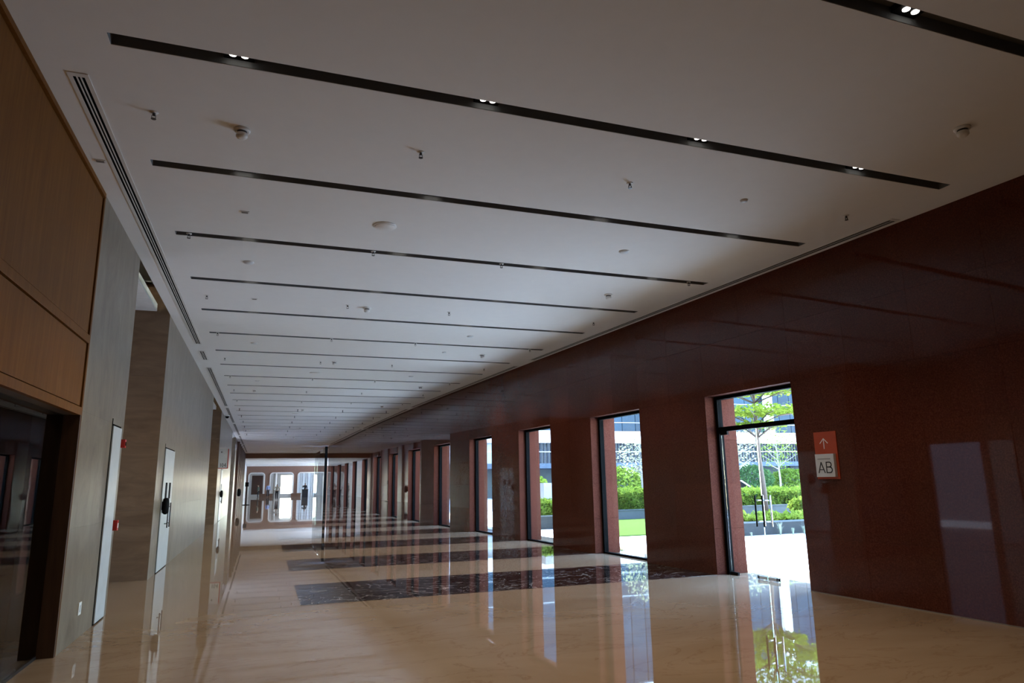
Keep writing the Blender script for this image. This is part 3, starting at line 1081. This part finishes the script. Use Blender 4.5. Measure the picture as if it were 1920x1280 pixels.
# ------------------------------------------------------------------ black stand and dispensers by the brown panels
o = empty('pole_stand', (-1.15, 62.0, 0))
tag(o, 'thin black pole stand with flat base near the brown panels', 'stand')
MB().lathe([(0.30, 0.0), (0.30, 0.03), (0.05, 0.06)], 20).build('base', 'insert_black', o, smooth=True)
MB().tube([(0, 0, 0.04), (0, 0, 1.75)], 0.035, 8).build('pole', 'insert_black', o, smooth=True)
MB().box(-0.14, 0.14, -0.02, 0.02, 1.50, 1.85).build('holder', 'insert_black', o)
o = empty('hand_dispenser', (XL + 0.12, 56.3, 0.8))
tag(o, 'black wall dispenser hanging on the brown panels', 'dispenser')
MB().lathe([(0.06, 0.0), (0.13, 0.08), (0.15, 0.3), (0.12, 0.5), (0.05, 0.56)], 14, (0.10, 0, 0)).build('body', 'insert_black', o, smooth=True)
MB().box(-0.14, 0.0, -0.05, 0.05, 0.1, 0.45).build('wall_bracket', 'insert_black', o)


# ------------------------------------------------------------------ people far down the hall
def skin_mesh(name, chain, edges, mat, parent, sub=2):
    """chain: {joint: (x, y, z, radius)}; edges between joints"""
    keys = list(chain)
    me = bpy.data.meshes.new(name)
    me.from_pydata([chain[k][:3] for k in keys], [(keys.index(a), keys.index(b)) for a, b in edges], [])
    ob = bpy.data.objects.new(name, me)
    col.objects.link(ob)
    ob.parent = parent
    ob.modifiers.new('skin', 'SKIN')
    for i, k in enumerate(keys):
        rr = chain[k][3]
        me.skin_vertices[0].data[i].radius = (rr, rr) if not isinstance(rr, tuple) else rr
        me.skin_vertices[0].data[i].use_root = (i == 0)
    s = ob.modifiers.new('sub', 'SUBSURF')
    s.levels = s.render_levels = sub
    me.materials.append(MATS[mat])
    return ob


def person(loc, rz, scale, label, shirt, trousers, pose):
    p = empty('person', loc)
    p.rotation_euler = (0, 0, rz)
    p.scale = (scale, scale, scale)
    tag(p, label, 'person')
    J = {
        'pelvis': (0, 0, 0.95, 0.125), 'waist': (0, 0, 1.10, 0.115), 'chest': (0, 0, 1.30, 0.135), 'neckb': (0, 0.0, 1.47, 0.065), 'neck': (0, 0.005, 1.53, 0.052),
        'head': (0, 0.02, 1.63, 0.088), 'crown': (0, 0.01, 1.70, 0.072),
        'shl': (-0.17, 0, 1.42, 0.062), 'shr': (0.17, 0, 1.42, 0.062), 'ell': (-0.24, -0.02, 1.15, 0.043), 'elr': (0.24, -0.02, 1.15, 0.043),
        'wrl': (-0.25, 0.06, 0.92, 0.030), 'wrr': (0.25, 0.06, 0.92, 0.030), 'hal': (-0.245, 0.09, 0.84, 0.034), 'har': (0.245, 0.09, 0.84, 0.034),
        'hil': (-0.095, 0, 0.90, 0.088), 'hir': (0.095, 0, 0.90, 0.088), 'knl': (-0.11, 0.02, 0.50, 0.060), 'knr': (0.11, 0.02, 0.50, 0.060),
        'anl': (-0.12, -0.01, 0.09, 0.042), 'anr': (0.12, -0.01, 0.09, 0.042), 'tol': (-0.14, 0.13, 0.045, 0.038), 'tor': (0.14, 0.13, 0.045, 0.038),
    }
    J.update(pose)
    E_ = [('pelvis', 'waist'), ('waist', 'chest'), ('chest', 'neckb'), ('neckb', 'neck'), ('neck', 'head'), ('head', 'crown'),
          ('neckb', 'shl'), ('neckb', 'shr'), ('shl', 'ell'), ('ell', 'wrl'), ('wrl', 'hal'), ('shr', 'elr'), ('elr', 'wrr'), ('wrr', 'har'),
          ('pelvis', 'hil'), ('pelvis', 'hir'), ('hil', 'knl'), ('knl', 'anl'), ('anl', 'tol'), ('hir', 'knr'), ('knr', 'anr'), ('anr', 'tor')]
    skin_mesh('body', J, E_, 'skin', p)
    grow = lambda keys, d: {k: (*J[k][:3], J[k][3] + d) for k in keys}
    sk = ['pelvis', 'waist', 'chest', 'neckb', 'shl', 'shr', 'ell', 'elr', 'wrl', 'wrr']
    skin_mesh('shirt', grow(sk, 0.016), [e for e in E_ if e[0] in sk and e[1] in sk], shirt, p)
    tk = ['pelvis', 'hil', 'hir', 'knl', 'knr', 'anl', 'anr']
    T = grow(tk, 0.014)
    skin_mesh('trousers', T, [e for e in E_ if e[0] in tk and e[1] in tk], trousers, p)
    for s in 'lr':
        a, t = J['an' + s], J['to' + s]
        skin_mesh('shoe', {'a': (a[0], a[1] - 0.05, 0.045, 0.044), 'b': (a[0], a[1], 0.055, 0.048), 'c': (t[0], t[1], 0.042, 0.044)}, [('a', 'b'), ('b', 'c')], 'shoe_black', p)
    h = J['head']
    skin_mesh('hair', {'a': (h[0], h[1] - 0.035, h[2] - 0.01, 0.080), 'b': (h[0], h[1] - 0.02, h[2] + 0.065, 0.086), 'c': (h[0], h[1] + 0.035, h[2] + 0.095, 0.060)}, [('a', 'b'), ('b', 'c')], 'hair_black', p)
    f = MB()
    for sx in (-1, 1):
        f.lathe([(0.004, -0.008), (0.011, 0.0), (0.004, 0.008)], 8, (h[0] + sx * 0.032, h[1] + 0.082, h[2] + 0.012))
    f.box(h[0] - 0.025, h[0] + 0.025, h[1] + 0.078, h[1] + 0.088, h[2] - 0.052, h[2] - 0.044)
    f.build('eyes_and_mouth', 'hair_black', p)
    n = MB().tube([(h[0], h[1] + 0.075, h[2] + 0.015), (h[0], h[1] + 0.108, h[2] - 0.018), (h[0], h[1] + 0.085, h[2] - 0.024)], [0.010, 0.016, 0.012], 8)
    n.build('nose', 'skin', p, smooth=True)
    return p


walk = {'knl': (-0.10, 0.16, 0.52, 0.060), 'anl': (-0.10, 0.18, 0.09, 0.042), 'tol': (-0.10, 0.31, 0.045, 0.038), 'knr': (0.10, -0.02, 0.50, 0.06), 'anr': (0.11, -0.20, 0.11, 0.042), 'tor': (0.11, -0.07, 0.05, 0.038)}
hips = {'ell': (-0.36, -0.06, 1.20, 0.043), 'wrl': (-0.20, 0.05, 1.04, 0.03), 'hal': (-0.14, 0.08, 1.02, 0.034), 'elr': (0.36, -0.06, 1.20, 0.043), 'wrr': (0.20, 0.05, 1.04, 0.03), 'har': (0.14, 0.08, 1.02, 0.034)}
person((1.60, 80.0, 0), R(175), 0.95, 'person in white shirt and dark trousers walking in mid-hall', 'shirt_white', 'cloth_dark', {**walk, **{k: hips[k] for k in hips}})
person((0.85, 97.2, 0), R(200), 1.0, 'person in blue shirt standing before the far bench', 'shirt_blue', 'cloth_dark', {})
person((-0.35, 88.0, 0), R(90), 0.95, 'person in dark clothes standing by the brown panelled wall', 'cloth_green', 'cloth_dark', {})
person((5.25, 92.3, 0), R(150), 1.0, 'person in dark clothes behind a black stand at the pale curtains', 'cloth_dark', 'cloth_dark', {'elr': (0.30, 0.05, 1.22, 0.043), 'wrr': (0.26, 0.12, 1.42, 0.03), 'har': (0.22, 0.14, 1.50, 0.034)})
o = empty('reception_stand', (5.2, 91.6, 0))
tag(o, 'black reception stand in front of the person at the curtains', 'stand')
MB().box(-0.36, 0.36, -0.2, 0.2, 0.0, 0.95).build('body', 'cloth_dark', o)
MB().box(-0.40, 0.40, -0.24, 0.24, 0.95, 1.0).build('top', 'insert_black', o)

# ------------------------------------------------------------------ outside: ground and planting
GZ = -0.02
gr = MB().prism([(7.9, -10), (90, -10), (90, 120), (5.9, 120), (5.9, 30)], GZ - 0.3, GZ).build('ground_paving', 'concrete_white')
struct(gr, 'bright pale paving outside the windows', 'paving')
g2 = MB().box(-60, -4.5, -10, 130, GZ - 0.3, GZ).build('ground_rear', 'rear_grey')
struct(MB().box(-10.0, -9.5, -6, 78, GZ, 9.0).build('wall_rear_shade', 'rear_grey'), 'unseen grey wall added to shade the side passages', 'wall')  # unseen wall added to dim the passage daylight mirrored in the granite
struct(g2, 'pale paving outside the side passages', 'paving')
g3 = MB().box(-4.5, 60, 108, 180, GZ - 0.3, GZ).build('ground_far', 'concrete_white')
struct(g3, 'pale paving beyond the far arches', 'paving')
struct(MB().prism([(9.4, 18), (12.5, 18), (12.5, 20.95), (15.6, 20.95), (15.6, 25), (11.2, 25), (11.2, 21.8), (9.4, 21.8)], GZ, 0.02).build('lawn', 'lawn_green'), 'flat bright green lawn outside the second opening', 'lawn')

rng = random.Random(4)


def leaf_cloud(name, mat, parent, n, sampler, size, flat=0.0, seed=1):
    r = np.random.default_rng(seed)
    P = np.array([sampler(r) for _ in range(n)])
    d = r.normal(size=(n, 3))
    d[:, 2] *= (1 - flat)
    d /= np.linalg.norm(d, axis=1)[:, None]
    q = r.normal(size=(n, 3))
    q[:, 2] *= (1 - flat)
    q -= d * (q * d).sum(1)[:, None]
    q /= np.linalg.norm(q, axis=1)[:, None]
    s = size * (0.6 + 0.8 * r.random(n))[:, None]
    V = np.stack([P - d * s, P + q * s * 0.45, P + d * s, P - q * s * 0.45], 1).reshape(-1, 3)
    F = np.arange(4 * n).reshape(n, 4)
    me = bpy.data.meshes.new(name)
    me.from_pydata(V.tolist(), [], F.tolist())
    me.materials.append(MATS[mat])
    ob = bpy.data.objects.new(name, me)
    ob['kind'] = 'stuff'
    col.objects.link(ob)
    ob.parent = parent
    return ob


def planter(name, x0, x1, y0, y1, h, label, mat='planter_grey'):
    o = empty(name, (x0, y0, GZ))
    tag(o, label, 'planter')
    t = 0.18
    W, D = x1 - x0, y1 - y0
    b = MB()
    b.box(0, W, 0, t, 0, h)
    b.box(0, W, D - t, D, 0, h)
    b.box(0, t, t, D - t, 0, h)
    b.box(W - t, W, t, D - t, 0, h)
    b.build('wall', mat, o)
    MB().box(0, W, -0.03, t + 0.02, h, h + 0.035).build('coping', 'planter_pale', o)
    MB().box(t, W - t, t, D - t, 0, h - 0.06).build('soil', 'soil', o)
    return o


planter('planter', 12.6, 22.0, 16.4, 20.6, 0.34, 'dark grey planter wall facing the glass entrance')
planter('planter', 15.8, 26.0, 20.8, 24.0, 0.58, 'pale grey raised planter behind the tree', 'planter_pale')
planter('planter', 11.6, 15.6, 25.0, 27.5, 0.38, 'grey planter wall beyond the lawn', 'planter_pale')
planter('planter', 8.0, 11.0, 22.0, 24.0, 0.42, 'grey planter seen through the third opening', 'planter_grey')


def hedge(x0, x1, y0, y1, z0, z1, mat, label, seed, n=4200, size=0.075):
    o = empty('hedge', ((x0 + x1) / 2, (y0 + y1) / 2, z0))
    tag(o, label, 'hedge')
    W, D, Z = (x1 - x0) / 2, (y1 - y0) / 2, z1 - z0
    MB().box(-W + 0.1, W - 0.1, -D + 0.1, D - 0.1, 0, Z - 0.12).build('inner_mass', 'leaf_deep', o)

    def smp(r):
        k = r.random()
        u, v = r.uniform(-1, 1), r.uniform(0, 1)
        wob = 0.06 * math.sin(u * W * 5 + v * 3) + r.normal() * 0.04
        if k < 0.5:
            return (u * W, -D + wob, v * Z)
        if k < 0.9:
            return (u * W, r.uniform(-D, D), Z + wob)
        return ((W if u > 0 else -W) + wob, r.uniform(-D, D), v * Z)
    leaf_cloud('leaves', mat, o, n, smp, size, 0.0, seed)
    return o


hedge(16.0, 25.5, 21.1, 23.2, 0.5, 1.10, 'leaf_hedge', 'clipped bright green hedge in the raised planter behind the tree', 11, 7000)
hedge(11.8, 15.4, 25.3, 27.2, 0.32, 1.12, 'leaf_hedge', 'clipped green hedge in the planter beyond the lawn', 12)
hedge(8.2, 10.8, 22.2, 23.8, 0.36, 0.84, 'leaf_hedge', 'low green hedge seen through the third opening', 13, 3000)
hedge(12.9, 15.7, 16.75, 17.45, 0.24, 0.44, 'leaf_bright', 'low strip of bright grass plants in the dark grey planter', 14, 2200, 0.09)


def shrub(loc, rx, rz, mat, label, seed, n=1800, size=0.06):
    o = empty('shrub', loc)
    tag(o, label, 'shrub')
    m = MB()
    r = random.Random(seed)
    for i in range(7):
        a = r.uniform(0, 6.28)
        e = (math.cos(a) * rx * 0.55, math.sin(a) * rx * 0.55, rz * r.uniform(0.9, 1.4))
        m.tube([(0, 0, -0.02), (e[0] * 0.5, e[1] * 0.5, e[2] * 0.55), e], [0.018, 0.012, 0.006], 6)
    m.build('stems', 'bark', o)

    def smp(q):
        d = q.normal(size=3)
        d /= np.linalg.norm(d)
        k = 0.75 + 0.25 * q.random()
        return (d[0] * rx * k, d[1] * rx * k, rz * 1.15 + d[2] * rz * 0.85 * k)
    leaf_cloud('leaves', mat, o, n, smp, size, 0.2, seed)


shrub((16.5, 17.95, 0.28), 0.55, 0.34, 'leaf_bright', 'rounded pale green shrub in the dark grey planter', 21)
shrub((17.9, 36.5, GZ), 1.3, 0.95, 'leaf_deep', 'rounded dark green bush beyond the second window', 22, 2600, 0.11)
shrub((20.6, 37.5, GZ), 1.5, 1.2, 'leaf_hedge', 'broad green bush behind the lawn planter', 23, 2600, 0.12)
shrub((24.4, 39.5, GZ), 1.2, 0.85, 'leaf_deep', 'low dark bush behind the lawn hedge', 24, 2000, 0.11)
shrub((32.0, 40.0, GZ), 1.7, 1.25, 'leaf_deep', 'large dark bush behind the entrance tree', 25, 2600, 0.13)
shrub((36.5, 41.0, GZ), 1.5, 1.1, 'leaf_hedge', 'wide green bush under the slatted balcony', 26, 2400, 0.13)
shrub((13.2, 34.0, GZ), 1.1, 1.0, 'leaf_hedge', 'green bush behind the pale stone block', 27, 2000, 0.1)


def tuft(loc, h, label, seed):
    o = empty('grass_tuft', loc)
    tag(o, label, 'plant', 'pale grass tufts along the planter foot')
    r = random.Random(seed)
    m = MB()
    for i in range(46):
        a = r.uniform(0, 6.28)
        l_ = h * r.uniform(0.6, 1.1)
        s = r.uniform(0.10, 0.45)
        d = Vector((math.cos(a), math.sin(a), 0))
        q = Vector((-d.y, d.x, 0)) * 0.008
        p0 = d * 0.02
        p1 = d * s * l_ * 0.5 + Vector((0, 0, l_ * 0.7))
        p2 = d * s * l_ * 1.2 + Vector((0, 0, l_ * 0.95))
        m.add([p0 - q, p0 + q, p1 + q, p1 - q, p2], [(0, 1, 2, 3), (3, 2, 4)])
    m.build('blades', 'leaf_tuft', o)


for i, (x, y, h_) in enumerate([(13.9, 16.2, 0.36), (14.3, 16.15, 0.20), (14.75, 16.2, 0.26), (15.2, 16.2, 0.24), (12.9, 16.2, 0.12)]):
    tuft((x, y, GZ), h_, ['tall pale grass tuft at the planter foot seen through the entrance', 'short pale grass tuft next to the tall tuft', 'pale grass tuft at the planter foot, third along', 'pale grass tuft at the planter foot, fourth along', 'tiny grass tuft at the planter corner by the reveal'][i], 40 + i)


def tree(loc, trunk, tr, branches, leaves, bark, label, name='tree'):
    o = empty(name, loc)
    tag(o, label, 'tree')
    MB().tube(trunk, tr, 10).build('trunk', bark, o, smooth=True)
    m = MB()
    for pts, r0 in branches:
        m.tube(pts, [r0 * (1 - 0.8 * i / (len(pts) - 1)) for i in range(len(pts))], 6)
    m.build('branches', bark, o, smooth=True)
    for (mat, n, size, smp, seed) in leaves:
        leaf_cloud('leaves', mat, o, n, smp, size, 0.7, seed)


def tier(cz, rad, th, cx=0.0, cy=0.0):
    def smp(r):
        a, k = r.uniform(0, 6.283), math.sqrt(r.random()) * rad
        return (cx + math.cos(a) * k, cy + math.sin(a) * k, cz + r.normal() * th + 0.05 * k)
    return smp


def main_tree():
    tr = [(0.05, 0, 0), (0.03, 0, 0.9), (-0.05, 0, 1.9), (-0.06, 0, 2.7), (-0.05, 0, 3.6), (-0.08, 0, 4.6), (-0.05, 0, 6.2), (0, 0, 7.2)]
    rr = [0.085, 0.078, 0.070, 0.062, 0.052, 0.045, 0.030, 0.012]
    br = []
    r = random.Random(3)
    for cz, rad, k in ((2.95, 1.0, 6), (3.35, 1.6, 7), (4.1, 1.8, 7), (5.0, 1.7, 6), (5.9, 1.3, 6), (6.8, 0.8, 5)):
        for i in range(k):
            a = 6.283 * i / k + r.uniform(-0.3, 0.3)
            c, s = math.cos(a), math.sin(a)
            br.append(([(-0.06, 0, cz - 0.35), (c * rad * 0.45, s * rad * 0.45, cz - 0.02), (c * rad, s * rad, cz + 0.08)], 0.028))
    lv = [('leaf_bright', 900, 0.075, tier(3.0, 0.9, 0.05), 1), ('leaf_bright', 2200, 0.075, tier(3.42, 1.7, 0.05), 2), ('leaf_bright', 2600, 0.075, tier(4.15, 1.9, 0.06), 3),
          ('leaf_bright', 2200, 0.075, tier(5.05, 1.8, 0.06), 4), ('leaf_bright', 1600, 0.075, tier(5.95, 1.4, 0.06), 5), ('leaf_bright', 900, 0.075, tier(6.85, 0.9, 0.08), 6)]
    tree((15.35, 18.5, 0.25), tr, rr, br, lv, 'bark', 'slim tree with layered bright leaves outside the glass entrance')


main_tree()


def loose_tree(loc, h, rad, mat, label, seed, bark='bark_pale'):
    r = random.Random(seed)
    tr = [(0, 0, 0), (0.03, 0, h * 0.3), (-0.04, 0, h * 0.6), (0, 0, h)]
    br = []
    for i in range(16):
        a = r.uniform(0, 6.283)
        z = h * r.uniform(0.42, 0.9)
        e = rad * r.uniform(0.6, 1.0)
        br.append(([(0, 0, z), (math.cos(a) * e * 0.5, math.sin(a) * e * 0.5, z + 0.25), (math.cos(a) * e, math.sin(a) * e, z + 0.6)], 0.03))

    def smp(q):
        d = q.normal(size=3)
        d /= np.linalg.norm(d)
        k = q.random() ** 0.4
        return (d[0] * rad * k, d[1] * rad * k, h * 0.74 + d[2] * h * 0.3 * k)
    tree(loc, tr, [0.07, 0.055, 0.04, 0.012], br, [(mat, 800, 0.07, smp, seed)], bark, label)


loose_tree((16.45, 28.0, GZ), 3.6, 1.2, 'leaf_pale', 'thin pale tree with sparse leaves outside the second window', 31)
loose_tree((23.2, 30.0, GZ), 4.2, 1.4, 'leaf_pale', 'thin pale tree with sparse leaves behind the entrance tree', 32)
loose_tree((29.5, 34.0, GZ), 4.6, 1.3, 'leaf_hedge', 'sparse green tree beside the slatted balcony', 33)

o = empty('stone_block', (10.3, 24.7, GZ))
tag(o, 'pale upright stone block seen through the third opening', 'stone block')
m = MB()
m.prism([(-0.1, 0), (0.55, 0), (0.55, 0.4), (-0.1, 0.4)], 0, 1.52).build('pillar', 'stone_block_pale', o)
MB().box(-0.16, 0.61, -0.06, 0.46, 0, 0.12).build('plinth', 'planter_pale', o)


def parked_car():
    o = empty('parked_car', (27.0, 36.0, GZ))
    tag(o, 'grey parked car partly hidden behind the hedge', 'car')
    prof = [(-2.2, 0.35), (-2.25, 0.75), (-1.5, 0.95), (-0.9, 1.42), (0.6, 1.45), (1.4, 0.98), (2.15, 0.85), (2.2, 0.35)]
    n = len(prof)
    vs = [(x, -0.85, z) for x, z in prof] + [(x, 0.85, z) for x, z in prof]
    MB().add(vs, [tuple(range(n - 1, -1, -1)), tuple(range(n, 2 * n))] + [(i, (i + 1) % n, n + (i + 1) % n, n + i) for i in range(n)]).build('body', 'car_paint', o)
    w = [(-1.35, 0.98), (-0.88, 1.36), (0.52, 1.38), (1.2, 1.0)]
    MB().add([(x, -0.86, z) for x, z in w] + [(x, -0.852, z) for x, z in w], [(3, 2, 1, 0), (4, 5, 6, 7), (0, 1, 5, 4), (1, 2, 6, 5), (2, 3, 7, 6), (3, 0, 4, 7)]).build('side_window', 'frame_black', o)
    for x in (-1.35, 1.35):
        for y in (-0.8, 0.8):
            MB().tube([(x, y - 0.1, 0.33), (x, y + 0.1, 0.33)], 0.33, 18).build('wheel', 'insert_black', o)


parked_car()


# ------------------------------------------------------------------ office building across the courtyard
def office():
    D = 60.0
    o = empty('office_building', (20, D, 0))
    tag(o, 'office block with white band, slatted balcony and blue glass across the courtyard', 'building')
    X0, X1 = -12.0, 62.0
    MB().box(X0, X1, 0.0, 9.0, 2.72, 3.18).build('balcony_slab', 'slab_blue_grey', o)
    MB().box(X0, X1, 0.9, 9.0, 3.18, 5.08).build('balcony_back', 'stone_block_pale', o)
    MB().box(X0, X1, -0.25, 9.0, 5.08, 6.22).build('fascia', 'fascia_white', o)
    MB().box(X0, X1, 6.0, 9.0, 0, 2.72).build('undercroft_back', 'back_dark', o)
    MB().box(X0, X1, 0.45, 9.0, 6.22, 17.0).build('core_wall', 'slab_blue_grey', o)
    MB().box(X0, X1, 0.3, 9.0, 17.0, 46.0).build('added_tower', 'tower_haze', o)  # unseen storeys added, so the floor mirrors pale tone instead of blue sky
    MB().box(X0, X1, -0.1, 9.0, 46.0, 46.6).build('roof_edge', 'fascia_white', o)
    for z in np.arange(17.0, 46, 4.2):
        MB().box(X0, X1, 0.1, 0.3, z, z + 0.5).build('added_tower_band', 'mullion_grey', o)
    for x in np.arange(X0 + 1, X1, 3.0):
        MB().box(x, x + 0.12, 0.18, 0.3, 17.5, 46.0).build('added_tower_mullion', 'mullion_grey', o)
    sm = MB().box(-0.10, 0.10, 0.0, 0.16, 3.18, 5.08).mesh('slat', 'slat_dark')
    x = 1.0
    while x < 44:
        copy_of(sm, 'slat', o, (x, 0.05, 0))
        x += 0.36
    MB().box(X0, X1, 0.0, 0.08, 4.22, 4.28).build('balcony_rail', 'mullion_grey', o)
    for x in np.arange(2, 60, 6.5):
        MB().box(x, x + 0.4, 1.0, 1.4, 0, 2.72).build('column', 'slat_dark', o)
    gm = MB().box(0.03, 1.47, 0.3, 0.42, 0, 2.1).mesh('glass_panel', 'facade_glass')
    for j, z in enumerate((6.30, 8.45, 10.6, 12.75, 14.85)):
        for i in range(0, 34):
            copy_of(gm, 'glass_panel', o, (i * 1.5 - 3, 0, z))
    MB().box(30.9, 31.9, -0.1, 0.45, 6.22, 17.0).build('white_column', 'fascia_white', o)
    for z in (7.1, 9.25):
        MB().box(X0, X1, 0.22, 0.28, z, z + 0.04).build('glass_rail', 'mullion_grey', o)


office()

# ------------------------------------------------------------------ daylight portals set in the openings (sampling aid, no light of their own)
def portal(name, c, rot, sx, sy):
    d = bpy.data.lights.new(name, 'AREA')
    d.shape = 'RECTANGLE'
    d.size, d.size_y = sx, sy
    d.cycles.is_portal = True
    ob = bpy.data.objects.new(name, d)
    col.objects.link(ob)
    ob.location = c
    ob.rotation_euler = rot


for k in range(NWIN):
    y = BAY0 + BAY * k + WIN_W / 2
    portal('window_portal', (wx(y) + WALL_T + 0.02, y, WIN_H / 2), (R(90), 0, R(90)), WIN_W, WIN_H)
